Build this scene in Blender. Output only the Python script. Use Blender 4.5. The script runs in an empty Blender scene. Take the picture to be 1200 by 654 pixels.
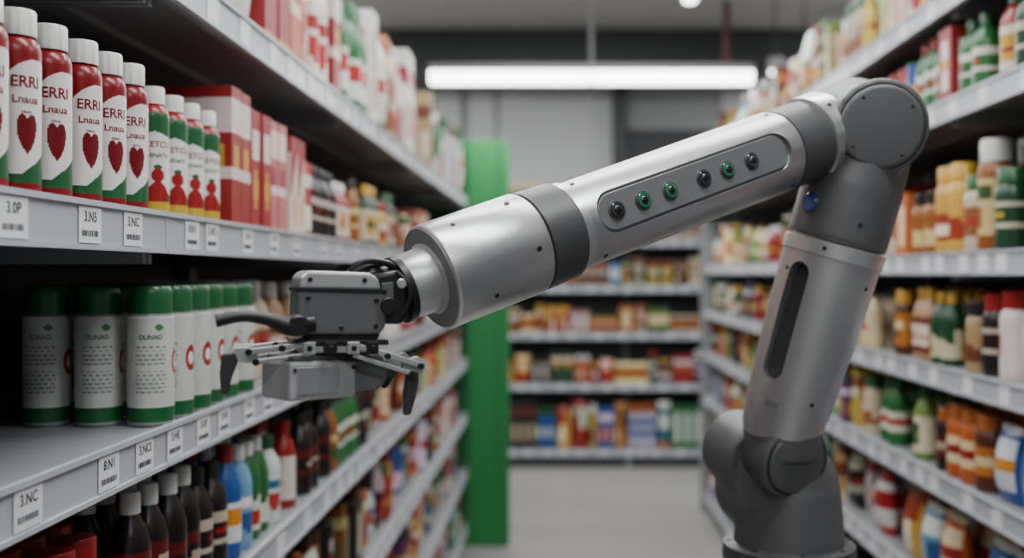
import bpy, bmesh, math, random
from mathutils import Vector, Matrix
R = random.Random(11)
scene = bpy.context.scene
COL = scene.collection

def S(r, g, b):
    def f(c):
        c = c/255.0
        return c/12.92 if c <= 0.04045 else ((c+0.055)/1.055)**2.4
    return (f(r), f(g), f(b), 1.0)

# ---------------------------------------------------------------- materials
def mat(name, col, rough=0.5, metal=0.0, noise=0.0, nscale=20, bump=0.0, bscale=200, stretch=None, emis=None, estr=0, coat=0):
    m = bpy.data.materials.new(name); m.use_nodes = True
    nt = m.node_tree; b = nt.nodes['Principled BSDF']
    b.inputs['Base Color'].default_value = col
    b.inputs['Roughness'].default_value = rough
    b.inputs['Metallic'].default_value = metal
    if coat: b.inputs['Coat Weight'].default_value = coat
    if emis:
        b.inputs['Emission Color'].default_value = emis
        b.inputs['Emission Strength'].default_value = estr
    tc = nt.nodes.new('ShaderNodeTexCoord')
    mp = nt.nodes.new('ShaderNodeMapping')
    nt.links.new(tc.outputs['Object'], mp.inputs[0])
    if stretch: mp.inputs['Scale'].default_value = stretch
    if noise > 0:
        n = nt.nodes.new('ShaderNodeTexNoise'); n.inputs['Scale'].default_value = nscale
        n.inputs['Detail'].default_value = 5
        nt.links.new(mp.outputs[0], n.inputs['Vector'])
        r = nt.nodes.new('ShaderNodeMapRange')
        r.inputs[3].default_value = 1-noise; r.inputs[4].default_value = 1+noise
        nt.links.new(n.outputs[0], r.inputs[0])
        mx = nt.nodes.new('ShaderNodeVectorMath'); mx.operation = 'SCALE'
        mx.inputs[0].default_value = col[:3]
        nt.links.new(r.outputs[0], mx.inputs['Scale'])
        nt.links.new(mx.outputs[0], b.inputs['Base Color'])
        rr = nt.nodes.new('ShaderNodeMapRange')
        rr.inputs[3].default_value = rough*0.85; rr.inputs[4].default_value = min(1, rough*1.15)
        nt.links.new(n.outputs[0], rr.inputs[0]); nt.links.new(rr.outputs[0], b.inputs['Roughness'])
    if bump > 0:
        n2 = nt.nodes.new('ShaderNodeTexNoise'); n2.inputs['Scale'].default_value = bscale
        nt.links.new(mp.outputs[0], n2.inputs['Vector'])
        bp = nt.nodes.new('ShaderNodeBump'); bp.inputs['Strength'].default_value = bump
        bp.inputs['Distance'].default_value = 0.001
        nt.links.new(n2.outputs[0], bp.inputs['Height']); nt.links.new(bp.outputs[0], b.inputs['Normal'])
    return m

def attr_mat(name, rough, coat=0.0):
    m = bpy.data.materials.new(name); m.use_nodes = True
    nt = m.node_tree; b = nt.nodes['Principled BSDF']
    a = nt.nodes.new('ShaderNodeVertexColor'); a.layer_name = 'Col'
    n = nt.nodes.new('ShaderNodeTexNoise'); n.inputs['Scale'].default_value = 60
    tc = nt.nodes.new('ShaderNodeTexCoord'); nt.links.new(tc.outputs['Object'], n.inputs['Vector'])
    r = nt.nodes.new('ShaderNodeMapRange'); r.inputs[3].default_value = 0.82; r.inputs[4].default_value = 1.08
    nt.links.new(n.outputs[0], r.inputs[0])
    mx = nt.nodes.new('ShaderNodeVectorMath'); mx.operation = 'SCALE'
    nt.links.new(a.outputs['Color'], mx.inputs[0]); nt.links.new(r.outputs[0], mx.inputs['Scale'])
    nt.links.new(mx.outputs[0], b.inputs['Base Color'])
    b.inputs['Roughness'].default_value = rough
    b.inputs['Coat Weight'].default_value = coat
    return m

M = {}
M['plastic'] = attr_mat('printed_plastic', 0.30)
M['card'] = attr_mat('printed_card', 0.5)
M['shelf'] = mat('shelf_enamel', S(138,140,143), 0.42, 0.1, 0.05, 8)
M['rail'] = mat('rail_plastic', S(172,176,184), 0.35, 0, 0.04, 10)
M['back'] = mat('back_panel_metal', S(66,68,70), 0.55, 0.1, 0.06, 6)
M['tag'] = mat('tag_paper', S(222,223,226), 0.5, 0, 0.03, 40)
M['ink'] = mat('tag_ink', S(60,60,64), 0.6, 0, 0.05, 40)
M['alu'] = mat('brushed_aluminium', S(196,197,198), 0.34, 0.88, 0.04, 60, 0.10, 500, (1,1,6))
M['alu_l'] = mat('satin_aluminium', S(212,213,214), 0.31, 0.85, 0.03, 60)
M['alu_s'] = mat('machined_aluminium', S(182,184,185), 0.36, 0.6, 0.06, 90, 0.1, 400)
M['box'] = mat('silver_painted_case', S(172,173,175), 0.4, 0.3, 0.05, 60)
M['face'] = mat('wrist_face_coating', S(132,133,134), 0.5, 0.45, 0.05, 40)
M['dark'] = mat('cast_grey_coating', S(92,93,94), 0.43, 0.3, 0.05, 30, 0.12, 700)
M['housing'] = mat('gripper_grey_coating', S(104,105,107), 0.4, 0.45, 0.05, 30)
M['dark2'] = mat('ring_grey_coating', S(78,79,80), 0.45, 0.3, 0.05, 30)
M['black'] = mat('black_anodised', S(34,34,36), 0.38, 0.3, 0.08, 60)
M['tip'] = mat('finger_tip_rubber', S(52,52,54), 0.5, 0.1, 0.08, 60)
M['slot'] = mat('slot_rubber', S(52,54,56), 0.55, 0.0, 0.05, 60)
M['panel'] = mat('panel_grey', S(130,132,133), 0.42, 0.6, 0.04, 60)
M['btn'] = mat('button_dark', S(22,26,26), 0.2, 0, 0.05, 60, coat=0.5)
M['btng'] = mat('button_green', S(22,92,62), 0.2, 0, 0.05, 60, coat=0.5)
M['blue'] = mat('button_blue', S(22,56,140), 0.25, 0, 0.05, 60, coat=0.5)
M['green'] = mat('green_panel_paint', S(22,116,54), 0.5, 0, 0.04, 4)
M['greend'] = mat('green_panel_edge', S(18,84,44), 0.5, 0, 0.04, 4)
M['floor'] = mat('polished_floor', S(150,147,142), 0.32, 0, 0.06, 2.5)
M['wall'] = mat('wall_paint', S(160,162,162), 0.7, 0, 0.04, 2)
M['wallp'] = mat('wall_panel_paint', S(205,207,206), 0.6, 0, 0.04, 2)
M['wallsh'] = mat('wall_dark_paint', S(70,72,74), 0.7, 0, 0.05, 2)
M['ceil'] = mat('ceiling_paint', S(190,186,180), 0.8, 0, 0.08, 1.2)
M['beam'] = mat('steel_beam_paint', S(74,76,78), 0.6, 0.2, 0.06, 3)
M['redpipe'] = mat('red_pipe_paint', S(96,48,44), 0.5, 0, 0.05, 4)
M['lamp'] = mat('lamp_diffuser', S(240,240,240), 0.5, 0, 0.01, 4, emis=(1,0.99,0.97,1), estr=9)

def link(ob, parent=None):
    COL.objects.link(ob)
    if parent: ob.parent = parent
    return ob
def empty(name, loc=(0,0,0)):
    e = bpy.data.objects.new(name, None); e.empty_display_size = 0.1
    COL.objects.link(e); return e

class MB:
    def __init__(s): s.v=[]; s.f=[]; s.c=[]
    def box(s, x0,x1,y0,y1,z0,z1,col=(1,1,1,1)):
        i=len(s.v)
        s.v += [(x0,y0,z0),(x1,y0,z0),(x1,y1,z0),(x0,y1,z0),(x0,y0,z1),(x1,y0,z1),(x1,y1,z1),(x0,y1,z1)]
        for f in ((0,3,2,1),(4,5,6,7),(0,1,5,4),(1,2,6,5),(2,3,7,6),(3,0,4,7)):
            s.f.append(tuple(i+k for k in f)); s.c.append(col)
    def obj(s, name, m, parent=None, smooth=False, bevel=0):
        me = bpy.data.meshes.new(name); me.from_pydata(s.v, [], s.f)
        ca = me.color_attributes.new('Col','FLOAT_COLOR','CORNER')
        arr=[]
        for f,c in zip(s.f,s.c): arr.extend(list(c)*len(f))
        ca.data.foreach_set('color', arr)
        me.materials.append(m)
        if smooth:
            me.polygons.foreach_set('use_smooth',[True]*len(me.polygons))
            me.set_sharp_from_angle(angle=0.7)
        ob = bpy.data.objects.new(name, me); link(ob,parent)
        if bevel:
            b=ob.modifiers.new('bev','BEVEL'); b.width=bevel; b.segments=2; b.limit_method='ANGLE'
        return ob

# ---------------------------------------------------------------- room
def simple_box(name, x0,x1,y0,y1,z0,z1,m,parent=None,bevel=0):
    b=MB(); b.box(x0,x1,y0,y1,z0,z1); return b.obj(name,m,parent,bevel=bevel)
RX0,RX1,RY0,RY1,RZ = -4.5,5.5,-3.0,12.0,4.3
simple_box('floor',RX0,RX1,RY0,RY1,-0.1,0,M['floor'])
simple_box('ceiling',RX0,RX1,RY0,RY1,RZ,RZ+0.1,M['ceil'])
simple_box('wall_left',RX0-0.1,RX0,RY0,RY1,-0.1,RZ+0.1,M['wall'])
simple_box('wall_right',RX1,RX1+0.1,RY0,RY1,-0.1,RZ+0.1,M['wall'])
simple_box('wall_back',RX0-0.1,RX1+0.1,RY1,RY1+0.1,-0.1,RZ+0.1,M['wall'])
simple_box('wall_front',RX0-0.1,RX1+0.1,RY0-0.1,RY0,-0.1,RZ+0.1,M['wall'])
b=MB()
for x0,x1 in ((-2.6,-1.15),(-1.05,-0.75),(-0.7,0.62),(1.9,3.2),(3.3,4.6)):
    b.box(x0,x1,11.95,11.999,2.3,3.82)
b.obj('trim_1',M['wallp'])
simple_box('trim_2',0.62,0.78,11.8,11.999,0,4.0,M['beam'])
simple_box('trim_3',0.78,1.85,11.9,11.999,2.2,3.35,M['wallsh'])
simple_box('trim_4',-2.7,-2.6,11.9,11.999,0,4.0,M['beam'])
for yb,zb in ((11.1,3.83),(7.6,3.93)):
    bm_=empty('ceiling_beam')
    for nm,(x0,x1,y0,y1,z0,z1) in {'web':(RX0,RX1,yb-.02,yb+.02,zb+.03,4.26),'flange_low':(RX0,RX1,yb-.13,yb+.13,zb,zb+.035),'flange_top':(RX0,RX1,yb-.13,yb+.13,4.26,4.299)}.items():
        simple_box(nm,x0+0.01,x1-0.01,y0,y1,z0,z1,M['beam'],bm_)

# ---------------------------------------------------------------- lathe / tube
def basis(axis, ref=Vector((0,0,1))):
    a=Vector(axis).normalized()
    if abs(a.dot(ref))>0.98: ref=Vector((0,1,0))
    x=ref.cross(a).normalized(); y=a.cross(x).normalized()
    return a,x,y
def revolve(name, o, axis, prof, m, parent=None, n=64, smooth=True, caps=True):
    a,x,y=basis(axis); o=Vector(o); b=MB()
    for (t,r) in prof:
        for k in range(n):
            th=2*math.pi*k/n
            b.v.append(tuple(o+a*t+x*(r*math.cos(th))+y*(r*math.sin(th))))
    for i in range(len(prof)-1):
        for k in range(n):
            b.f.append((i*n+k,i*n+(k+1)%n,(i+1)*n+(k+1)%n,(i+1)*n+k)); b.c.append((1,1,1,1))
    if caps:
        b.f.append(tuple(reversed(range(n)))); b.c.append((1,1,1,1))
        l=(len(prof)-1)*n
        b.f.append(tuple(range(l,l+n))); b.c.append((1,1,1,1))
    return b.obj(name,m,parent,smooth)
def cyl(name,p0,p1,r,m,parent=None,ch=0.002,n=48,r1=None):
    p0=Vector(p0);p1=Vector(p1);L=(p1-p0).length
    if r1 is None:r1=r
    return revolve(name,p0,p1-p0,[(0,r-ch),(ch,r),(L-ch,r1),(L,r1-ch)],m,parent,n)
def obox(name,c,ax,ay,az,sx,sy,sz,m,parent=None,bevel=0.002):
    c=Vector(c);b=MB()
    for z in(-1,1):
        for yy,xx in((-1,-1),(-1,1),(1,1),(1,-1)):
            b.v.append(tuple(c+ax*xx*sx/2+ay*yy*sy/2+az*z*sz/2))
    for f in((0,3,2,1),(4,5,6,7),(0,1,5,4),(1,2,6,5),(2,3,7,6),(3,0,4,7)):
        b.f.append(f);b.c.append((1,1,1,1))
    return b.obj(name,m,parent,bevel=bevel)
def prism(name,o,ax,ay,az,poly,d0,d1,m,parent=None,bevel=0.0015):
    o=Vector(o);b=MB();n=len(poly)
    for d in(d0,d1):
        for (u,w) in poly: b.v.append(tuple(o+ax*u+az*w+ay*d))
    b.f.append(tuple(range(n)));b.c.append((1,1,1,1))
    b.f.append(tuple(reversed(range(n,2*n))));b.c.append((1,1,1,1))
    for i in range(n):
        j=(i+1)%n
        b.f.append((i,i+n,j+n,j));b.c.append((1,1,1,1))
    return b.obj(name,m,parent,bevel=bevel)
def stadium(L,w,n=14):
    pts=[]
    for k in range(n+1):
        th=-math.pi/2+math.pi*k/n
        pts.append((L/2-w/2+w/2*math.cos(th),w/2*math.sin(th)))
    for k in range(n+1):
        th=math.pi/2+math.pi*k/n
        pts.append((-L/2+w/2+w/2*math.cos(th),w/2*math.sin(th)))
    return pts
def bake(ob):
    dg=bpy.context.evaluated_depsgraph_get(); dg.update()
    me=bpy.data.meshes.new_from_object(ob.evaluated_get(dg)); ob.modifiers.clear(); ob.data=me
def blend_obj(name, parts, m, parent, voxel=0.0035, it=12):
    bm=bmesh.new()
    for p in parts:
        if p[0]=='c':
            _,p0,p1,r0,r1=p; p0=Vector(p0);p1=Vector(p1)
            L=(p1-p0).length
            q=(p1-p0).to_track_quat('Z','Y').to_matrix().to_4x4()
            bmesh.ops.create_cone(bm,cap_ends=True,segments=64,radius1=r0,radius2=r1,depth=L,matrix=Matrix.Translation((p0+p1)/2)@q)
        else:
            _,c,r=p
            bmesh.ops.create_uvsphere(bm,u_segments=48,v_segments=32,radius=r,matrix=Matrix.Translation(c))
    me=bpy.data.meshes.new(name); bm.to_mesh(me); bm.free()
    ob=bpy.data.objects.new(name,me); link(ob,parent)
    me.materials.append(m)
    r=ob.modifiers.new('r','REMESH'); r.mode='VOXEL'; r.voxel_size=voxel; r.use_smooth_shade=True
    s=ob.modifiers.new('s','SMOOTH'); s.factor=0.6; s.iterations=it
    bake(ob)
    if not ob.data.materials: ob.data.materials.append(m)
    ob.data.polygons.foreach_set('use_smooth',[True]*len(ob.data.polygons))
    return ob
def fixn(o_):
    bm=bmesh.new(); bm.from_mesh(o_.data); bmesh.ops.recalc_face_normals(bm,faces=bm.faces); bm.to_mesh(o_.data); bm.free()

def text_tris(s, size):
    cu=bpy.data.curves.new('t','FONT'); cu.body=s; cu.size=size; cu.align_x='CENTER'; cu.align_y='CENTER'; cu.resolution_u=3
    cu.offset=size*.018
    ob=bpy.data.objects.new('t',cu); COL.objects.link(ob)
    dg=bpy.context.evaluated_depsgraph_get(); dg.update()
    me=bpy.data.meshes.new_from_object(ob.evaluated_get(dg))
    v=[tuple(x.co) for x in me.vertices]; f=[tuple(p.vertices) for p in me.polygons]
    bpy.data.objects.remove(ob); bpy.data.curves.remove(cu); bpy.data.meshes.remove(me)
    return v,f

# ---------------------------------------------------------------- product builders (mass)
PAL = {
 'red':(S(150,24,26),S(222,205,195),S(205,150,50)), 'redw':(S(222,216,208),S(160,28,30),S(180,40,36)),
 'orange':(S(184,90,36),S(226,204,156),S(140,36,25)), 'yellow':(S(202,160,68),S(150,55,30),S(235,225,200)),
 'green':(S(34,104,50),S(215,216,200),S(180,36,32)), 'dkgreen':(S(20,66,38),S(200,190,160),S(190,150,45)),
 'brown':(S(86,44,26),S(185,108,44),S(220,195,150)), 'dark':(S(32,24,24),S(190,178,165),S(150,28,28)),
 'cream':(S(202,186,156),S(140,90,56),S(165,60,44)), 'white':(S(214,214,212),S(55,100,150),S(180,52,52)),
 'blue':(S(36,84,150),S(222,225,228),S(215,140,40)), 'pink':(S(186,110,108),S(228,208,202),S(140,36,54)),
 'amber':(S(146,84,34),S(210,184,126),S(56,82,44)), 'tan':(S(172,138,98),S(108,58,36),S(222,208,184)),
 'lime':(S(112,146,60),S(225,220,180),S(40,90,50)), 'teal':(S(40,110,120),S(225,222,210),S(200,120,40)),
 'cola':(S(30,20,20),S(96,24,22),S(180,160,140)), 'plum':(S(84,42,84),S(220,205,220),S(200,150,60)),
 'sky':(S(110,160,190),S(230,232,234),S(40,80,140)),
}
def art(p,st,u,v):
    a,b,c=p
    if st==0:
        if .62<v<.84 and .12<u<.88: return b
        if (u-.5)**2+((v-.32)*1.1)**2<.045: return c
        return a
    if st==1:
        if v>.82: return c
        if .4<v<.66: return b
        if v<.12: return c
        return a
    if st==2:
        if v>.35+.5*u: return a
        if (u-.6)**2+(v-.25)**2<.03: return c
        return b
    if st==3:
        if .25<u<.75 and .2<v<.8: return b if not(.42<v<.55) else c
        return a
    if .3<v<.38 or .7<v<.9: return b
    if .45<v<.62 and .3<u<.7: return c
    return a

def ring_stack(mb, mp, l, d, z0, rings, n, colf, cap=True):
    i0=len(mb.v)
    for (rl,rd,z) in rings:
        for k in range(n):
            th=2*math.pi*k/n
            mb.v.append(mp(l+rl*math.cos(th), d+rd*math.sin(th), z0+z))
    sh=R.uniform(-.12,.12)
    for i in range(len(rings)-1):
        for k in range(n):
            mb.f.append((i0+i*n+k,i0+i*n+(k+1)%n,i0+(i+1)*n+(k+1)%n,i0+(i+1)*n+k)); mb.c.append(colf(i,(k+.5)/n+sh+1))
    if cap:
        t=i0+(len(rings)-1)*n
        mb.f.append(tuple(range(t,t+n))); mb.c.append(colf(len(rings)-2,0))

def p_bottle(mb,mp,l,d,z0,w,h,P,cap,st,hi):
    r=w/2*.96; n=20 if hi else 12; rows=10 if hi else 5
    rings=[(r*.93,r*.93,0),(r,r,h*.02)]
    zz=[h*(.10+.5*i/rows) for i in range(rows+1)]
    rings+=[(r,r,z) for z in zz]
    rings+=[(r*.98,r*.98,h*.64),(r*.8,r*.8,h*.74),(r*.5,r*.5,h*.82),(r*.42,r*.42,h*.85),(r*.5,r*.5,h*.852),(r*.5,r*.5,h*.985),(r*.44,r*.44,h)]
    body=P[0]
    def cf(i,a):
        if 2<=i<2+rows: return art((P[1],P[2],P[0]) if st%2 else (P[0],P[1],P[2]),st,(a*2)%1,(i-2+.5)/rows)
        if i>=len(rings)-4: return cap
        return body
    ring_stack(mb,mp,l,d,z0,rings,n,cf)
def p_jar(mb,mp,l,d,z0,w,h,P,cap,st,hi):
    r=w/2*.97; n=20 if hi else 12; rows=8 if hi else 4
    rings=[(r*.93,r*.93,0),(r,r,h*.03)]
    rings+=[(r,r,h*(.15+.5*i/rows)) for i in range(rows+1)]
    rings+=[(r*.97,r*.97,h*.74),(r*.8,r*.8,h*.8),(r*.86,r*.86,h*.802),(r*.86,r*.86,h*.985),(r*.8,r*.8,h)]
    def cf(i,a):
        if 2<=i<2+rows: return art((P[1],P[2],P[0]) if st<2 else (P[0],P[1],P[2]),st,(a*2)%1,(i-2+.5)/rows)
        if i>=len(rings)-4: return cap
        return P[0]
    ring_stack(mb,mp,l,d,z0,rings,n,cf)
def p_can(mb,mp,l,d,z0,w,h,P,cap,st,hi):
    r=w/2*.97; n=20 if hi else 12; rows=10 if hi else 5
    rings=[(r*.97,r*.97,0),(r,r,h*.02)]+[(r,r,h*(.04+.92*i/rows)) for i in range(rows+1)]+[(r,r,h*.99),(r*.94,r*.94,h)]
    def cf(i,a):
        if 2<=i<2+rows: return art(P,st,(a*2)%1,(i-2+.5)/rows)
        return cap
    ring_stack(mb,mp,l,d,z0,rings,n,cf)
def p_pouch(mb,mp,l,d,z0,w,h,P,cap,st,hi):
    n=20 if hi else 12; rows=12 if hi else 7
    rings=[]
    for i in range(rows+1):
        v=i/rows; th=max(.08,math.sin(math.pi*min(1,v*.93+.09))**.6)
        wd=.5*w*(.96-.07*math.sin(math.pi*v))
        rings.append((wd,w*.30*th,v*h))
    def cf(i,a): 
        if i>=rows-1: return P[1]
        return art(P,st,(a*2+.25)%1,(i+.5)/rows)
    ring_stack(mb,mp,l,d,z0,rings,n,cf)
def p_box(mb,mp,l,d,z0,w,h,P,cap,st,hi,dep=None):
    nu,nv=(8,12) if hi else (4,6)
    w2=w/2*.97; d2=(dep or w)/2*.97
    cs=[(-w2,-d2),(w2,-d2),(w2,d2),(-w2,d2)]
    for s in range(4):
        (x0,y0),(x1,y1)=cs[s],cs[(s+1)%4]
        i0=len(mb.v)
        for jj in range(nv+1):
            for i in range(nu+1):
                t=i/nu; mb.v.append(mp(l+x0+(x1-x0)*t,d+y0+(y1-y0)*t,z0+h*jj/nv))
        for jj in range(nv):
            for i in range(nu):
                q=i0+jj*(nu+1)+i
                mb.f.append((q,q+1,q+nu+2,q+nu+1)); mb.c.append(art(P,st,(i+.5)/nu,(jj+.5)/nv))
    i0=len(mb.v)
    for (x,y) in cs: mb.v.append(mp(l+x,d+y,z0+h))
    mb.f.append((i0,i0+1,i0+2,i0+3)); mb.c.append(P[0])
KIND={'bottle':(p_bottle,'sauce_bottles','plastic'),'jar':(p_jar,'food_jars','plastic'),'can':(p_can,'food_cans','plastic'),
      'pouch':(p_pouch,'snack_bags','plastic'),'box':(p_box,'food_boxes','card')}
CAPS=[S(222,222,220),S(155,26,26),S(28,90,48),S(180,100,44),S(32,30,30),S(205,160,50)]
def vary(c,k): return (min(1,c[0]*k[0]),min(1,c[1]*k[1]),min(1,c[2]*k[2]),1)

def fill(mp, z, l0, specs, lend, bank, rows=3, dmax=0.40, hi_until=3.0, pals=None, kinds=None, hr=(.15,.21), gl_=(.07,.22)):
    l=l0; si=0; last=None
    while l<lend-.05:
        spec=si<len(specs)
        if spec:
            L,k,pn,cap,w,h,off=specs[si]; si+=1
            st=R.randrange(5)
        else:
            L=R.uniform(*gl_); k=R.choice(kinds or ['bottle','jar','box','can','pouch','box','bottle'])
            pn=R.choice([q for q in (pals or list(PAL)) if q!=last]) if R.random()<.7 else R.choice(list(PAL))
            cap=R.choice(CAPS); w={'bottle':.066,'jar':.072,'can':.068,'pouch':.12,'box':R.choice([.06,.08,.11])}[k]*R.uniform(.85,1.15)
            h=R.uniform(*hr); off=R.uniform(.012,.07); st=R.randrange(5)
        last=pn
        L=min(L,lend-l)
        mb=bank.setdefault(k,MB())
        kk=[R.uniform(.75,1.15) for _ in range(3)] if not spec else [R.uniform(.92,1.05) for _ in range(3)]
        P=tuple(vary(c,kk) for c in PAL[pn])
        cnt=max(1,int(L/(w+.004)))
        f=KIND[k][0]; hi=l<hi_until
        dep=w if k!='pouch' else w*.62
        if k=='box': dep=w*.9
        nr=min(rows,int((dmax-off)/(dep+.004)))
        for i in range(cnt):
            sk=1 if R.random()<.12 else 0
            jit=R.uniform(0,.006)
            for r in range(sk if nr>1 else 0,nr):
                ll=l+(i+.5)*(w+.004); dd=off+dep/2+r*(dep+.004)+jit
                f(mb,mp,ll,dd,z+.0006,w,h*(1+R.uniform(-.004,.004)),P,cap,st,hi and r<2)
        l+=cnt*(w+.004)+.006

def flush(bank):
    for k,mb in bank.items():
        if mb.v: mb.obj(KIND[k][1],M[KIND[k][2]],None,True)
    bank.clear()

# ---------------------------------------------------------------- gondola shelving
def gondola(name, mp, levels, l0, l1, seams, depth, zt, tagfrom, tags_hi=None):
    root=empty(name)
    def lb(mb,a,b,c,d,e,f):
        p=mp(a,c,e); q=mp(b,d,f)
        mb.box(min(p[0],q[0]),max(p[0],q[0]),min(p[1],q[1]),max(p[1],q[1]),e,f)
    sh=MB(); rl=MB(); bk=MB(); up=MB(); tg=MB()
    segs=[l0]+[s for s in seams if l0<s<l1]+[l1]
    for z in levels:
        for a,b in zip(segs[:-1],segs[1:]):
            lb(sh,a+.002,b-.002,.012,depth,z-.030,z-.004)
            lb(sh,a+.002,b-.002,.012,.03,z-.055,z-.030)
            lb(sh,a+.002,b-.002,depth*.5,depth*.5+.03,z-.042,z-.030)
            lb(rl,a+.0015,b-.0015,0.0035,.010,z-.060,z-.001)
            lb(rl,a+.0015,b-.0015,-.001,.0035,z-.007,z-.000)
            lb(rl,a+.0015,b-.0015,-.001,.0035,z-.060,z-.054)
            lb(sh,a+.004,a+.016,.03,depth,z-.075,z-.030); lb(sh,b-.016,b-.004,.03,depth,z-.075,z-.030)
        t=tagfrom
        if not(tags_hi and any(abs(z-q)<1e-3 for q in tags_hi)):
            while t<l1-.1:
                lb(tg,t,t+.055,.0015,.0033,z-.052,z-.009); t+=R.uniform(.10,.24)
    sh.obj('shelf_decks',M['shelf'],root); rl.obj('price_rails',M['rail'],root)
    if tg.v: tg.obj('price_tags',M['tag'],root)
    lb(bk,l0,l1,depth+.002,depth+.02,.02,zt)
    bk.obj('back_panel',M['back'],root)
    for s in segs:
        lb(up,s-.02 if s>l0 else s,s+.02 if s<l1 else s,depth-.03,depth+.001,0,zt)
        lb(up,s-.02 if s>l0 else s,s+.02 if s<l1 else s,.03,depth+.02,0,.09)
    up.obj('uprights',M['shelf'],root)
    pl=MB(); lb(pl,l0,l1,.05,.06,0.0,levels[-1]-.031); pl.obj('kick_plate',M['back'],root)
    return root

XL,XR,H=.56,1.02,1.68
mpL=lambda l,d,z:(-XL-d,l,z)
mpR=lambda l,d,z:(XR+d,l,z)
YB=8.8
mpB=lambda l,d,z:(l,YB+d,z)
seams=[-1.033+1.25*i for i in range(8)]
LV=[2.14,1.768,1.462,1.165,.83,.49,.15]
gl=gondola('shelving_unit',mpL,LV,-1.033,6.28,seams,.44,2.5,.9,tags_hi=[1.768,1.462])
RV=[2.43,2.14,1.735,1.43,1.14,.83,.49,.15]
gr=gondola('shelving_unit',mpR,RV,-1.033,7.2,seams,.44,2.75,.3)
BV=[2.32,1.97,1.575,1.17,.73,.165]
gb=gondola('shelving_unit',mpB,BV,-1.9,3.1,[-.65,.6,1.85],.44,2.4,-1.7)
simple_box('end_panel',XR-.02,XR+.46,7.202,7.24,0,2.2,M['shelf'],gr)
e=empty('green_end_panel')
simple_box('face_board',-.56,-.305,6.30,6.34,.0,2.5,M['green'],e,.004)
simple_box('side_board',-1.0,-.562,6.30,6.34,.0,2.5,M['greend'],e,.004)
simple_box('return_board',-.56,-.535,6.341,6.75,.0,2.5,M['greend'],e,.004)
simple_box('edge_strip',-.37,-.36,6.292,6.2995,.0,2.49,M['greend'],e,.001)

c_w,c_r,c_g,c_o,c_k,c_y=CAPS
bank={}
fill(mpL,2.136,-.9,[(1.6,'box','cream',c_w,.11,.3,.03),(.8,'pouch','redw',c_w,.14,.3,.02),(.35,'box','red',c_w,.1,.3,.02),(.28,'pouch','redw',c_w,.13,.3,.02),
  (.2,'box','red',c_w,.09,.33,.02),(.12,'box','orange',c_w,.09,.33,.02),(.14,'pouch','orange',c_w,.12,.3,.02),(.26,'bottle','redw',c_r,.085,.33,.02),(.1,'box','red',c_r,.08,.3,.02),(.45,'bottle','green',c_g,.085,.34,.02),(.2,'box','redw',c_r,.1,.36,.02),(.35,'pouch','green',c_w,.13,.34,.02),
  (.2,'bottle','cream',c_o,.09,.38,.02),(.28,'pouch','pink',c_w,.14,.38,.02),(.3,'box','redw',c_w,.1,.4,.02),(.2,'bottle','green',c_r,.09,.36,.02)],6.2,bank,rows=2,hi_until=3,pals=['red','redw','green','pink','orange','tan'],hr=(.3,.4))
flush(bank)
fill(mpL,1.764,1.80,[(.17,'box','red',c_w,.055,.245,.015),(.14,'box','red',c_w,.06,.225,.015),(.14,'box','pink',c_w,.06,.225,.02),(.14,'box','red',c_w,.06,.21,.015),(.08,'box','redw',c_w,.07,.17,.02),(.30,'bottle','dark',c_k,.055,.175,.015),(.2,'bottle','red',c_w,.06,.16,.02),(.2,'bottle','amber',c_k,.06,.19,.02),
  (.3,'bottle','dkgreen',c_y,.06,.19,.02),(.2,'jar','yellow',c_r,.07,.15,.02),(.2,'bottle','dark',c_g,.06,.19,.02)],6.2,bank,pals=['red','pink','green','cream','dark','orange','brown','dkgreen'],hr=(.13,.2))
flush(bank)
fill(mpL,1.458,2.0,[(.30,'bottle','cream',c_w,.075,.205,.06),(.24,'bottle','tan',c_w,.075,.2,.05),(.3,'jar','tan',c_w,.075,.16,.05)],6.2,bank,pals=['white','cream','redw','green','tan'],hr=(.14,.2))
flush(bank)
fill(mpL,1.161,-.5,[(1.2,'box','brown',c_w,.09,.17,.03),(.83,'jar','red',c_r,.062,.176,.03),(.14,'bottle','cola',c_w,.06,.205,.02),(.14,'bottle','cola',c_w,.06,.205,.02),(.14,'bottle','dark',c_k,.06,.19,.02),(.07,'bottle','blue',c_r,.062,.205,.015),(.07,'bottle','sky',c_w,.058,.195,.015),
  (.14,'bottle','green',c_w,.058,.19,.02),(.07,'bottle','white',c_g,.06,.18,.02),(.12,'box','red',c_w,.06,.19,.02),(.14,'bottle','red',c_r,.06,.19,.02),(.3,'bottle','cola',c_k,.065,.19,.02),(.12,'bottle','amber',c_k,.065,.19,.02),(.3,'bottle','green',c_g,.065,.2,.02),(.15,'bottle','dark',c_r,.065,.2,.02)],6.2,bank,pals=['cream','dark','red','green','brown','orange','cola','blue'],hr=(.15,.21))
flush(bank)
for z in (.826,.486,.146):
    fill(mpL,z,1.2,[],6.2,bank,rows=2,hi_until=0,pals=['red','orange','white','green','dark','yellow','pink','brown','blue'],hr=(.16,.24)); flush(bank)

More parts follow.
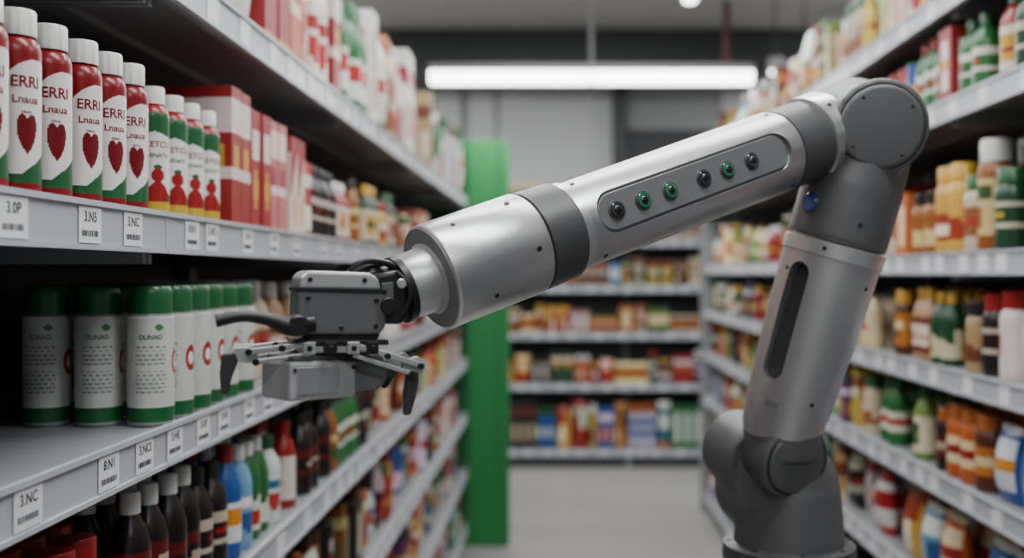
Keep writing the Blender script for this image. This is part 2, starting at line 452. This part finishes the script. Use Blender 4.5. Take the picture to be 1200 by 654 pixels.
allp=['orange','yellow','green','red','cream','brown','amber','tan','lime','teal','blue','dkgreen','redw','plum','sky','dark']
fill(mpR,2.426,1.5,[],7.1,bank,rows=2,hi_until=0,pals=['orange','redw','cream','yellow','red','tan','green','teal','brown'],hr=(.2,.3)); flush(bank)
fill(mpR,2.136,1.5,[(.75,'bottle','green',c_r,.075,.22,.02),(.16,'bottle','dkgreen',c_r,.075,.21,.02),(.18,'bottle','red',c_g,.075,.21,.02),(.2,'bottle','green',c_g,.075,.2,.02),(.12,'box','red',c_w,.09,.2,.02),(.25,'bottle','green',c_r,.07,.21,.02),(.12,'can','blue',c_g,.07,.17,.02),(.3,'jar','orange',c_r,.08,.17,.02)],7.1,bank,rows=3,hi_until=3,pals=allp,hr=(.14,.22)); flush(bank)
fill(mpR,1.731,1.5,[(.7,'jar','brown',c_g,.085,.2,.02),(.19,'jar','dark',c_g,.085,.23,.02),(.2,'jar','dkgreen',c_g,.085,.20,.02),(.1,'jar','amber',c_w,.09,.28,.02),(.1,'jar','cream',c_g,.08,.2,.02),(.2,'jar','yellow',c_y,.09,.24,.02),(.2,'jar','amber',c_k,.085,.18,.02),(.1,'box','orange',c_w,.1,.18,.02),(.2,'jar','cream',c_o,.09,.2,.02)],7.1,bank,rows=3,hi_until=3,pals=['orange','yellow','cream','amber','red','tan','brown','lime','dkgreen','sky'],hr=(.15,.26)); flush(bank)
fill(mpR,1.426,1.5,[(.98,'pouch','redw',c_w,.14,.22,.02),(.11,'jar','redw',c_r,.1,.21,.02),(.1,'jar','dark',c_r,.09,.2,.02),(.1,'jar','tan',c_k,.08,.18,.02),(.1,'jar','yellow',c_k,.08,.18,.02),(.16,'bottle','dkgreen',c_y,.07,.2,.02),(.2,'bottle','tan',c_y,.07,.21,.02),(.2,'jar','brown',c_y,.07,.2,.02)],7.1,bank,rows=3,hi_until=3,pals=['yellow','brown','cream','amber','red','tan','green','teal','dkgreen','dark'],hr=(.14,.21)); flush(bank)
fill(mpR,1.136,1.5,[(1.02,'pouch','blue',c_w,.14,.18,.02),(.17,'jar','brown',c_o,.085,.19,.02),(.18,'jar','orange',c_o,.085,.19,.02),(.18,'jar','cola',c_o,.08,.17,.02),(.16,'bottle','lime',c_g,.075,.21,.02),(.3,'bottle','green',c_g,.075,.21,.02),(.2,'jar','cream',c_g,.08,.19,.02)],7.1,bank,rows=3,hi_until=3,pals=['green','brown','dkgreen','amber','orange','lime','yellow','blue','dark'],hr=(.14,.21)); flush(bank)
fill(mpR,.826,1.5,[(.9,'pouch','orange',c_w,.15,.2,.02),(.3,'pouch','blue',c_w,.14,.2,.02),(.3,'pouch','orange',c_w,.14,.2,.02),(.15,'pouch','sky',c_w,.14,.19,.02),(.3,'pouch','yellow',c_w,.14,.2,.02),(.15,'pouch','redw',c_w,.14,.2,.02)],7.1,bank,rows=3,hi_until=3,kinds=['pouch','pouch','box'],pals=allp,hr=(.16,.22),gl_=(.1,.2)); flush(bank)
for z in (.486,.146):
    fill(mpR,z,2.5,[],7.1,bank,rows=1,hi_until=0,pals=allp,hr=(.16,.26)); flush(bank)
for z,pl,hr in ((2.316,['pink','white','cream','plum'],(.1,.2)),(1.966,['cream','orange','pink','tan','sky'],(.14,.24)),(1.571,['orange','cream','tan','yellow','dark','brown','sky'],(.16,.26)),(1.166,['orange','yellow','brown','cream','red','lime'],(.14,.24)),(.726,['red','yellow','cream','orange','green','plum'],(.18,.28)),(.161,['blue','orange','yellow','blue','brown','blue','tan','teal'],(.34,.44))):
    fill(mpB,z,-1.85,[],3.05,bank,rows=1,hi_until=-9,pals=pl,hr=hr,kinds=['box','jar','pouch','box'],gl_=(.1,.35)); flush(bank)

# ---------------------------------------------------------------- detailed front products
def painted(name, prof, n, colf, texts=(), m='plastic'):
    b=MB()
    for (r,z) in prof:
        for k in range(n):
            th=2*math.pi*k/n
            b.v.append((r*math.cos(th),r*math.sin(th),z))
    for i in range(len(prof)-1):
        zc=(prof[i][1]+prof[i+1][1])/2
        for k in range(n):
            th=2*math.pi*(k+.5)/n
            if th>math.pi: th-=2*math.pi
            b.f.append((i*n+k,i*n+(k+1)%n,(i+1)*n+(k+1)%n,(i+1)*n+k)); b.c.append(colf(th,zc))
    b.f.append(tuple(reversed(range(n)))); b.c.append(colf(0,0))
    l=(len(prof)-1)*n; b.f.append(tuple(range(l,l+n))); b.c.append(colf(0,prof[-1][1]))
    for (s,size,ang,z,r,col,sx) in texts:
        v,f=text_tris(s,size); i0=len(b.v)
        for (x,y,_) in v:
            th=ang+x*sx/r
            b.v.append(((r+.0004)*math.cos(th),(r+.0004)*math.sin(th),z+y))
        for q in f: b.f.append(tuple(i0+k for k in q)); b.c.append(col)
    return b.obj(name,M[m],None,True)
red=S(128,16,22); dred=S(108,12,20); wht=S(226,224,220); grn=S(30,92,52)
def dens(z0,z1,step,r):
    k=max(1,int((z1-z0)/step)); return [(r,z0+(z1-z0)*i/k) for i in range(k+1)]
r=.0245
kp=[(r*.9,0),(r*.98,.002),(r,.006)]+dens(.008,.158,.0012,r)+[(r*.985,.163),(r*.9,.170),(r*.74,.1745),(r*.6,.176),(r*.62,.1762),(r*.80,.1765),(r*.81,.178),(r*.80,.2035),(r*.74,.206)]
def kcol(th,z):
    if z>.1762: return wht if (int(th*40)%2) or z>.2 else S(205,204,200)
    x=th*r
    if z<.006: return S(205,204,200)
    if z<.014: return red
    top=.150-((x-.012)/.03)**2*.016
    if abs(x)<.029 and .014<=z<top:
        if z<.024+max(0,(x+.004))*.85: return grn
        hx=(x-.001)/.0095; hz=(z-.064)/.020
        if (hx*hx+hz*hz-1)**3 - hx*hx*hz**3*1.2 < 0: return dred
        return wht
    return red
kb=painted('ketchup_bottle',kp,112,kcol,[('ERRI',.0175,-.02,.124,r,red,.92),('Lnaua',.0120,-.02,.105,r,red,1.0),('nauu',.0055,0,.092,r,dred,1)])
r2=.0235
def gcol(th,z):
    if z>.163: return wht
    x=th*r2
    if z>.150: return S(150,24,26)
    if z>.122-abs(x+.004)*.3: return grn
    if z<.020: return S(190,160,50)
    if z<.040+.010*math.cos(x*120): 
        return S(150,24,26) if abs(x)<.018 else grn
    if ((x)/.010)**2+((z-.058)/.010)**2<1: return S(150,24,26)
    if (x/.006)**2+((z-.070)/.004)**2<1: return grn
    return wht
gp=[(r2*.9,0),(r2,.004)]+dens(.006,.145,.0015,r2)+[(r2*.97,.150),(r2*.85,.157),(r2*.66,.162),(r2*.72,.1635),(r2*.72,.186),(r2*.66,.189)]
gbm=painted('sauce_bottle',gp,96,gcol,[('KETCU',.0125,0,.103,r2,S(140,24,26),.95),('RENATU',.009,0,.087,r2,grn,.95)])
r3=.0325
cg=S(24,92,48); lab=S(196,198,192)
def ccol(th,z):
    if z>.163: return cg if z<.2 else S(18,74,40)
    if z>.158: return S(120,122,120)
    if z<.006: return S(140,140,140)
    if z<.028: return cg
    x=th*r3
    if ((x-.012)/.006)**2+((z-.143)/.005)**2<1: return S(60,130,70)
    if abs(x)<.022 and .045<z<.120 and int(z/.0030)%2==0 and z%.021>.004 and (math.sin(x*700+int(z/.006)*2.7)>-.6): return S(128,132,130)
    if ((x-.047)/.013)**2+((z-.092)/.020)**2<1: return wht if ((x-.047)/.007)**2+((z-.092)/.010)**2<1 else S(156,34,32)
    return lab
cp=[(r3*.95,0),(r3,.003)]+dens(.005,.157,.0015,r3)+[(r3*.98,.159),(r3*.93,.1625),(r3*.93,.164),(r3*.92,.190),(r3*.90,.197),(r3*.80,.202),(r3*.5,.204)]
cb=painted('spray_can',cp,112,ccol,[('OLINAO',.0095,0,.129,r3,S(40,90,60),.9)])
def place(proto,name,pts):
    for i,(x,y,z,a) in enumerate(pts):
        ob=proto if (i==0) else bpy.data.objects.new(name,proto.data)
        if i: COL.objects.link(ob)
        ob.location=(x,y,z); ob.rotation_euler=(0,0,a)
A0=-math.radians(44)
kpts=[(-.60,y,1.7645,A0+R.uniform(-.08,.10)) for y in (1.134,1.206,1.286,1.358,1.431,1.065,.998,.93,.865)]
kpts+=[(-.655,y+.01,1.7645,A0+R.uniform(-.1,.1)) for y in (.9,.97,1.04,1.11,1.18,1.25,1.32,1.39)]
kpts+=[(-.71,y+.01,1.7645,A0) for y in (1.04,1.11,1.18,1.25,1.32,1.39)]
place(kb,'ketchup_bottle',kpts)
gpts=[(-.60,y,1.7645,A0-.05+R.uniform(-.08,.08)) for y in (1.512,1.587,1.66,1.737)]+[(-.655,y,1.7645,A0) for y in (1.47,1.535,1.6,1.665,1.73)]
place(gbm,'sauce_bottle',gpts)
cpts=[]
for rw in range(6):
    for cx in (-.596,-.672,-.748):
        cpts.append((cx+R.uniform(-.003,.003),1.50+rw*.076,1.4585,-math.radians(76 if cx<-.6 else 72)+R.uniform(-.12,.12)-(.35 if rw>0 else 0)))
place(cb,'spray_can',cpts)
b=MB(); 
for yy in (.86,.93,1.0): p_bottle(b,mpL,yy,.075,1.4585,.06,.2,PAL['dark'],c_k,0,True)
b.obj('sauce_bottles',M['plastic'],None,True)

tp=MB(); ti=MB()
labels=['3.HE','3.0P','3.N5','3.NC','8.N1','3.NCI']
def tag(y,z,s):
    x=-.5618
    tp.box(x-.0006,x,y-.029,y+.029,z-.052,z-.0085)
    v,f=text_tris(s,.017); i0=len(ti.v)
    for (a,c,_) in v: ti.v.append((x+.0004,y+a,z-.021+c))
    for q in f: ti.f.append(tuple(i0+k for k in q)); ti.c.append((1,1,1,1))
    yy=y-.022
    while yy<y+.020:
        w=R.choice([.0006,.0009,.0013]); ti.box(x,x+.0004,yy,yy+w,z-.044,z-.037); yy+=w+R.choice([.0012,.002])
for i,y in enumerate((.93,1.055,1.228,1.352,1.57,1.66,1.85,2.02,2.2,2.45,2.62,2.85,3.1,3.4,3.7,4.1,4.5)): tag(y,1.768,labels[i%6])
for i,y in enumerate((.95,1.085,1.28,1.39,1.50,1.62,1.72,1.86,1.98,2.12,2.3,2.5,2.8,3.1,3.4,3.8,4.3)): tag(y,1.462,labels[(i+2)%6])
tp.obj('price_tag_cards',M['tag'],gl); ti.obj('price_tag_print',M['ink'],gl)

# ---------------------------------------------------------------- robot arm
rob=empty('robot_arm')
W0=Vector((-.150,1.20,1.674)); C=Vector((.468,1.612,1.917))
a=(C-W0).normalized(); FL=(C-W0).length
Up_=Vector((.478,1.572,1.904)); Sh=Vector((.340,1.62,1.397))
u=(Up_-Sh).normalized()
jd=Vector((-.06,-.985,-.13)).normalized()
cam=Vector((0,0,H))
mid=(W0+C)/2
vv=(cam-mid).normalized(); nrm=(vv-a*vv.dot(a)).normalized(); side=a.cross(nrm).normalized()
if side.z<0: side=-side
P=lambda t:W0+a*t
revolve('wrist_drum',W0,a,[(0,.020),(0,.0615),(.0015,.0632),(.004,.064),(.133,.0648),(.135,.0632)],M['alu'],rob,96)
revolve('wrist_face',W0,a,[(-.0012,.030),(-.0012,.0605),(.0005,.0613)],M['face'],rob,96)
revolve('wrist_seam',W0,a,[(.1345,.0618),(.1375,.0618)],M['black'],rob,96)
revolve('wrist_ring',W0,a,[(.137,.061),(.1385,.0638),(.188,.0628),(.190,.060)],M['dark2'],rob,96)
revolve('forearm_collar',W0,a,[(.190,.057),(.1915,.0600),(.203,.0596),(.2045,.0575)],M['alu_l'],rob,96)
fr=lambda t:.0568+(.0615-.0568)*(t-.2045)/(.59-.2045)
fa=revolve('forearm_tube',W0,a,[(.2045,fr(.2045)),(.586,fr(.586)),(.592,.0595)],M['alu'],rob,128)
L0,L1=.217,.566
tilt=.0047/.3855
ap=(a+nrm*tilt).normalized(); n_p=(nrm-a*tilt).normalized()
mc=P((L0+L1)/2); dfl=fr((L0+L1)/2)-.0078
cut=prism('cut',mc,ap,n_p,side,stadium(L1-L0,.056),dfl,.09,M['panel'],None,0)
fixn(cut); fixn(fa)
md=fa.modifiers.new('b','BOOLEAN'); md.operation='DIFFERENCE'; md.object=cut; md.solver='EXACT'
bake(fa); bpy.data.objects.remove(cut)
fa.data.set_sharp_from_angle(angle=0.6)
prism('panel_gasket',mc,ap,n_p,side,stadium(L1-L0-.002,.054),dfl-.001,dfl+.0004,M['dark2'],rob,0)
prism('panel_plate',mc,ap,n_p,side,stadium(L1-L0-.008,.048),dfl-.001,dfl+.0022,M['panel'],rob,.001)
for i,t in enumerate((.249,.293,.3395,.400,.444,.491)):
    p=mc+ap*(t-(L0+L1)/2)+n_p*(dfl+.002)
    cyl('button_rim_%d'%(i+1),p,p+n_p*.0022,.0125,M['dark2'],rob,.0006,32)
    cyl('button_%d'%(i+1),p+n_p*.002,p+n_p*.0045,.0103,M['btng'] if i in(1,2,4) else M['btn'],rob,.001,32)
    revolve('button_dome_%d'%(i+1),p+n_p*.0044,n_p,[(0,.006),(.0012,.005),(.0018,.003)],M['btn'],rob,24)
revolve('forearm_ring',W0,a,[(.592,.057),(.5935,.0610),(.655,.0618),(.657,.059)],M['dark2'],rob,96)
revolve('elbow_collar',W0,a,[(.657,.060),(.659,.0660),(.695,.067),(.70,.066)],M['alu_l'],rob,96)
def screw(p,n_,r=.0033,nm='screw'):
    cyl(nm,p-n_*.001,p+n_*.001,r,M['black'],rob,.0004,16)
def radial(dg):
    th=math.radians(dg); return nrm*math.cos(th)+side*math.sin(th)
for t,dg_,rr in ((.03,50,.0641),(.05,-45,.0642),(.11,55,.0646),(.115,-10,.0646),(.215,62,.0570),(.225,-60,.0570),(.575,-62,.0613),(.575,64,.0613),(.675,35,.0665),(.675,-35,.0665)):
    d_=radial(dg_); screw(P(t)+d_*rr,d_)
blend_obj('elbow_housing',[('c',Up_-jd*.085,Up_+jd*.070,.071,.071),('c',C-a*.088,C+a*.01,.066,.070),('s',C-a*.01,.072),
   ('c',Up_-u*.185,Up_-u*.09,.0765,.0765),('c',Up_-u*.10,Up_,.0765,.070)],M['dark'],rob)
dc=Up_+jd*.067
revolve('elbow_cover_seam',dc,jd,[(.0,.0635),(.0045,.0635)],M['black'],rob,96)
revolve('elbow_cover',dc,jd,[(0,.0615),(.006,.0615),(.009,.059),(.0098,.055)],M['dark'],rob,96)
for k in range(4):
    th=2*math.pi*k/4+.6; x_,y_=basis(jd)[1:]; q=dc+jd*.0095+(x_*math.cos(th)+y_*math.sin(th))*.051
    screw(q,jd,.0024)
revolve('upper_arm_band',Up_,-u,[(.186,.074),(.188,.0785),(.208,.078),(.210,.0755)],M['alu_l'],rob,96)
ua=revolve('upper_arm_tube',Up_,-u,[(.208,.0755),(.30,.0735),(.43,.068),(.49,.062),(.505,.056)],M['alu'],rob,128)
midu=Up_-u*.32
vu=(cam-midu).normalized(); nu_=(vu-u*vu.dot(u)).normalized(); su=u.cross(nu_).normalized()
if su.x>0: su=-su
th=math.radians(33); ns=(nu_*math.cos(th)+su*math.sin(th)).normalized(); ss=u.cross(ns).normalized()
mc2=Up_-u*.318
cut=prism('cut',mc2,u,ns,ss,stadium(.185,.036),.055,.1,M['slot'],None,0)
for o_ in (cut,ua): fixn(o_)
md=ua.modifiers.new('b','BOOLEAN'); md.operation='DIFFERENCE'; md.object=cut; md.solver='EXACT'
bake(ua); bpy.data.objects.remove(cut); ua.data.set_sharp_from_angle(angle=0.6)
prism('slot_liner',mc2,u,ns,ss,stadium(.184,.035),.052,.0565,M['slot'],rob,.0005)
d_=(nu_*math.cos(math.radians(43))+su*math.sin(math.radians(43)))
q=Up_-u*.136+d_*.0752
cyl('blue_button_rim',q,q+d_*.003,.0165,M['dark2'],rob,.001,32)
cyl('blue_button',q,q+d_*.006,.0145,M['blue'],rob,.0015,32)
for s_,dg_,rr in ((.197,10,.0783),(.24,-55,.0747),(.24,52,.0747),(.43,-30,.068),(.15,-20,.0765)):
    t_=math.radians(dg_); dd=nu_*math.cos(t_)+su*math.sin(t_); screw(Up_-u*s_+dd*rr,dd)
t_=math.radians(20); dd=nu_*math.cos(t_)+su*math.sin(t_); sd=u.cross(dd).normalized()
obox('type_plate',Up_-u*.445+dd*.0668,sd,dd,u,.020,.002,.010,M['panel'],rob,.0005)
j2=Vector((.36,-.91,-.18)).normalized()
Bc=Vector((.3735,1.665,0))
Hc=Vector((.309,1.675,1.385))
blend_obj('shoulder_housing',[('c',Hc-j2*.045,Hc+j2*.045,.063,.063),('s',Hc,.061),('s',Hc+Vector((.010,0,-.058)),.064),('c',(Bc.x,Bc.y,1.235),(Bc.x,Bc.y,1.335),.090,.082),('s',(Bc.x,Bc.y,1.335),.080),
   ('c',Hc,Vector((Bc.x-.02,Bc.y,1.30)),.060,.070)],M['dark'],rob)
S2=Vector((.350,1.62,1.395))
blend_obj('shoulder_joint',[('c',S2-j2*.035,S2+j2*.045,.060,.060),('c',Sh+u*.06,S2,.062,.060)],M['dark'],rob,it=8)
ds=S2+j2*.041
revolve('shoulder_cover_seam',ds,j2,[(0,.053),(.0045,.053)],M['black'],rob,80)
revolve('shoulder_cover',ds,j2,[(0,.0505),(.005,.0505),(.008,.048),(.009,.044)],M['dark'],rob,80)
revolve('base_flange',(Bc.x,Bc.y,1.19),(0,0,1),[(0,.105),(.003,.108),(.022,.108),(.024,.104),(.028,.104),(.030,.107),(.052,.106),(.056,.100)],M['dark2'],rob,96)
for k in range(8):
    th=2*math.pi*k/8; screw(Vector((Bc.x+.097*math.cos(th),Bc.y+.097*math.sin(th),1.2465)),Vector((0,0,1)),.004)
revolve('pedestal_column',(Bc.x,Bc.y,0.04),(0,0,1),[(0,.115),(.02,.115),(.03,.1),(1.10,.1),(1.11,.13),(1.15,.13)],M['dark2'],rob,64)
revolve('pedestal_foot',(Bc.x,Bc.y,0),(0,0,1),[(0,.24),(.03,.24),(.045,.22)],M['dark2'],rob,64)

# ---- wrist flange and gripper
revolve('tool_flange',W0,-a,[(-.004,.043),(.004,.043),(.006,.0395),(.036,.0375),(.038,.036)],M['alu_s'],rob,64)
revolve('tool_flange_ring',W0,-a,[(.036,.034),(.038,.0395),(.046,.0395),(.048,.036)],M['black'],rob,64)
revolve('tool_coupling',W0,-a,[(.048,.033),(.052,.035),(.062,.035),(.066,.031),(.095,.030)],M['black'],rob,64)
G=Vector((-.2450,1.137,1.647))
gx=Vector((math.cos(math.radians(22)),math.sin(math.radians(22)),-.02)).normalized(); gz=Vector((0,0,1)); gy=gz.cross(gx).normalized(); gz=gx.cross(gy).normalized()
K=.00094
def gp_(dx,dy,dd=0): return G+gx*(dx*K)+gz*(-dy*K)+gy*dd
def poly(pts): return [(x*K,-y*K) for x,y in pts]
def gpr(name,pts,d0,d1,m,bev=.0015): return prism(name,G,gx,gy,gz,poly(pts),d0,d1,m,rob,bev)
gpr('gripper_housing',[(-52,-12),(-44,-18),(46,-16),(50,-8),(50,26),(42,36),(-42,36),(-52,26)],-.032,.032,M['housing'],.003)
gpr('gripper_top_cover',[(-50,-16),(-50,-30),(-42,-37),(30,-36),(40,-30),(44,-16)],-.031,.031,M['alu_s'],.003)
gpr('gripper_housing_band',[(-53,-18),(-53,-13),(50,-12),(50,-17)],-.033,.033,M['black'],.0006)
gpr('gripper_side_block',[(38,-34),(66,-40),(76,-28),(78,14),(70,24),(42,24)],-.028,.026,M['black'],.004)
gpr('gripper_side_plate',[(44,-24),(58,-26),(60,10),(46,12)],-.0305,-.028,M['dark'],.001)
gpr('gripper_lower_body',[(-40,36),(44,36),(40,44),(-36,44)],-.028,.028,M['black'],.001)
gpr('mount_plate',[(-55,42),(54,42),(54,48),(-55,48)],-.031,.031,M['black'],.001)
gpr('mount_plate_lower',[(-46,49),(40,49),(40,57),(-46,57)],-.028,.028,M['alu_s'],.001)
for x in (-38,-14,12,34):
    gpr('mount_block',[(x-7,44),(x+7,44),(x+7,58),(x-7,58)],-.037,-.026,M['alu_s'] if x in(-38,12) else M['black'],.001)
    p=gp_(x,51,-.037); cyl('mount_bolt',p,p-gy*.0025,.003,M['black'],rob,.0005,16)
for (x,y) in ((-40,-6),(-40,26),(38,-4),(38,26),(-2,28)):
    p=gp_(x,y,-.032); cyl('housing_bolt',p,p-gy*.0016,.0028,M['black'],rob,.0005,16)
for (x,y) in ((-38,-27),(24,-27)):
    p=gp_(x,y,-.031); cyl('cover_bolt',p,p-gy*.0016,.0028,M['black'],rob,.0005,16)
p=gp_(52,2,-.0305); cyl('side_cap',p,p-gy*.006,.009,M['black'],rob,.001,24)
p=gp_(68,-24,-.028); cyl('side_cap_small',p,p-gy*.004,.0055,M['alu_s'],rob,.001,24)
def curve(name,pts,radii,m,bev=.004):
    cu=bpy.data.curves.new(name,'CURVE'); cu.dimensions='3D'; cu.bevel_depth=bev; cu.bevel_resolution=5; cu.use_fill_caps=True
    sp=cu.splines.new('BEZIER'); sp.bezier_points.add(len(pts)-1)
    for i,(q,rd) in enumerate(zip(pts,radii)):
        bp=sp.bezier_points[i]; bp.co=q; bp.radius=rd; bp.handle_left_type=bp.handle_right_type='AUTO'
    cu.resolution_u=10; cu.materials.append(m)
    return link(bpy.data.objects.new(name,cu),rob)
curve('cable_1',[gp_(8,-34,-.01),gp_(22,-47,-.012),gp_(48,-49,-.01),gp_(74,-36,-.004),gp_(84,-10,.0)],[1]*5,M['black'],.0038)
curve('cable_2',[gp_(20,-34,.005),gp_(34,-43,.004),gp_(56,-44,.004),gp_(72,-28,.006)],[1]*4,M['black'],.0032)
curve('cable_3',[gp_(62,-38,-.026),gp_(76,-22,-.030),gp_(76,0,-.030),gp_(64,20,-.026)],[1]*4,M['black'],.0028)
curve('suction_lever',[gp_(-34,22,-.038),gp_(-58,26,-.040),gp_(-86,18,-.042),(gp_(-112,15,-.043)),gp_(-140,20,-.043)],[2.2,2.5,1.6,1.4,1.6],M['black'],.0042)
p=gp_(-52,25,-.034); cyl('lever_pivot',p+gy*.01,p-gy*.016,.0115,M['black'],rob,.002,32)
def bar(name,p0,p1,w,dep,m,bev=.001):
    p0=Vector(p0);p1=Vector(p1);x=(p1-p0); L=x.length; x.normalize(); z=x.cross(gy).normalized()
    return obox(name,(p0+p1)/2,x,gy,z,L+w*.8,dep,w,m,rob,bev)
for dd in (-.030,.026):
    bar('finger_link_upper',gp_(-40,47,dd),gp_(-104,55,dd),.0065,.006,M['alu_s'])
    bar('finger_link_lower',gp_(-36,58,dd),gp_(-96,66,dd),.0048,.005,M['alu_s'])
    bar('finger_link_upper',gp_(20,50,dd),gp_(92,72,dd),.0065,.006,M['alu_s'])
    bar('finger_link_lower',gp_(14,60,dd),gp_(82,82,dd),.0048,.005,M['alu_s'])
    for (x,y) in ((-104,55),(-96,66),(-68,51),(92,73),(82,82),(52,61)):
        p=gp_(x,y,dd-.003); cyl('finger_pin',p+gy*.001,p-gy*.003,.0036,M['black'],rob,.0006,20)
gpr('finger_left_knuckle',[(-125,56),(-119,50),(-101,49),(-93,56),(-93,68),(-105,68),(-125,64)],-.027,-.015,M['alu_s'],.001)
gpr('finger_left_tip',[(-131,58),(-117,56),(-114,66),(-120,82),(-124,101),(-131,102),(-133,80)],-.028,-.014,M['tip'],.0015)
gpr('finger_left_knuckle',[(-121,56),(-115,50),(-95,49),(-91,60),(-105,66),(-121,62)],.014,.026,M['alu_s'],.001)
gpr('finger_right_knuckle',[(72,68),(90,62),(101,70),(100,77),(92,86),(74,82)],-.027,-.015,M['alu_s'],.001)
gpr('finger_right_tip',[(79,83),(91,80),(92,92),(88,112),(83,131),(76,132),(75,110)],-.028,-.014,M['tip'],.0015)
gpr('finger_right_knuckle',[(66,66),(84,60),(94,68),(86,84),(68,80)],.014,.026,M['alu_s'],.001)
gpr('finger_right_tip',[(62,80),(72,78),(74,88),(68,98),(63,104),(58,104),(60,92)],.014,.026,M['tip'],.0015)
yaw=math.radians(24)
bx=(gx*math.cos(yaw)+gy*math.sin(yaw)).normalized(); by=gz.cross(bx).normalized()
bc=gp_(-32,88,0)
obox('drive_box',bc,bx,by,gz,.084,.060,.042,M['box'],rob,.004)
obox('drive_box_lid',bc+gz*.0235,bx,by,gz,.076,.054,.006,M['dark'],rob,.002)
obox('drive_box_face',bc-by*.0305-bx*.008,bx,by,gz,.052,.002,.030,M['alu_l'],rob,.001)
for sx_ in(-1,1):
    p=bc-by*.030+bx*(.037*sx_)+gz*.012; cyl('drive_box_bolt',p,p-by*.0015,.0022,M['black'],rob,.0004,12)
gpr('drive_rear_block',[(0,64),(52,62),(58,72),(58,92),(48,102),(0,106)],-.008,.034,M['housing'],.003)
gpr('drive_neck',[(-30,56),(30,56),(30,68),(-30,68)],-.018,.022,M['black'],.001)

# ---------------------------------------------------------------- lights
def lamp(x0,x1,y,z,power,wy=.12):
    root=empty('ceiling_light')
    simple_box('housing',x0,x1,y-wy/2,y+wy/2,z+.02,z+.06,M['shelf'],root)
    n_=2 if x1-x0>1.5 else 1
    for i in range(n_):
        w=(x1-x0)/n_
        simple_box('diffuser_%d'%(i+1),x0+i*w+.006,x0+(i+1)*w-.006,y-wy/2+.005,y+wy/2-.005,z-.05,z+.019,M['lamp'],root,.004)
    if z<4:
        cyl('hanger',((x0+x1)/2,y,z+.06),((x0+x1)/2,y,RZ),.012,M['shelf'],root,.0001,8)
    L=bpy.data.lights.new('tube','AREA'); L.shape='RECTANGLE'; L.size=x1-x0; L.size_y=wy; L.energy=power; L.color=(.955,.98,1)
    o=bpy.data.objects.new('tube',L); o.location=((x0+x1)/2,y,z-.055); link(o,root)
lamp(-.76,1.14,6.0,2.84,24,.1)
for (x,y,pw) in ((.25,-1.2,34),(.25,.9,38),(.25,2.6,38),(.25,4.3,32)):
    lamp(x-.95,x+.95,y,3.35,pw,.2)
for (x,y,pw) in ((-2.9,2.0,60),(-2.9,6.5,60),(3.6,2.0,60),(3.6,6.5,60),(3.4,10.2,60),(-2.9,10.2,60)):  # unseen lamps added beyond the aisle sides to light the back wall
    lamp(x-.7,x+.7,y,3.9,pw,.2)
lamp(-1.2,1.2,8.5,4.2,110,.2)  # added lamp, kept out of view, brightens the back wall
for (x,y,z) in ((2.3,9.6,3.55),(2.05,9.7,3.58),(1.1,8.6,3.97)):
    r_=empty('spot_light')
    cyl('can',(x,y,z+.02),(x,y,z+.14),.07,M['shelf'],r_,.003,24)
    revolve('bulb',(x,y,z-.02),(0,0,1),[(0,.02),(.01,.05),(.03,.055)],M['lamp'],r_,24)
    cyl('stem',(x,y,z+.14),(x,y,RZ),.01,M['beam'],r_,.001,12)
rp=empty('sprinkler_pipe')
cyl('pipe_drop',(1.62,9.9,4.295),(1.62,9.9,3.75),.03,M['redpipe'],rp,.001,16)
cyl('sprinkler_head',(1.62,9.9,3.75),(1.62,9.9,3.70),.045,M['redpipe'],rp,.004,16)

w=bpy.data.worlds.new('world'); scene.world=w; w.use_nodes=True
w.node_tree.nodes['Background'].inputs[0].default_value=(.5,.52,.55,1); w.node_tree.nodes['Background'].inputs[1].default_value=.3

cd=bpy.data.cameras.new('camera'); co=bpy.data.objects.new('camera',cd); COL.objects.link(co)
co.location=(0,0,H); co.rotation_euler=(math.pi/2,0,0)
cd.sensor_width=36; cd.lens=36; cd.shift_x=-55/1200; cd.shift_y=-7/1200
cd.clip_start=.05
cd.dof.use_dof=True; cd.dof.focus_distance=1.27; cd.dof.aperture_fstop=2.2
scene.camera=co
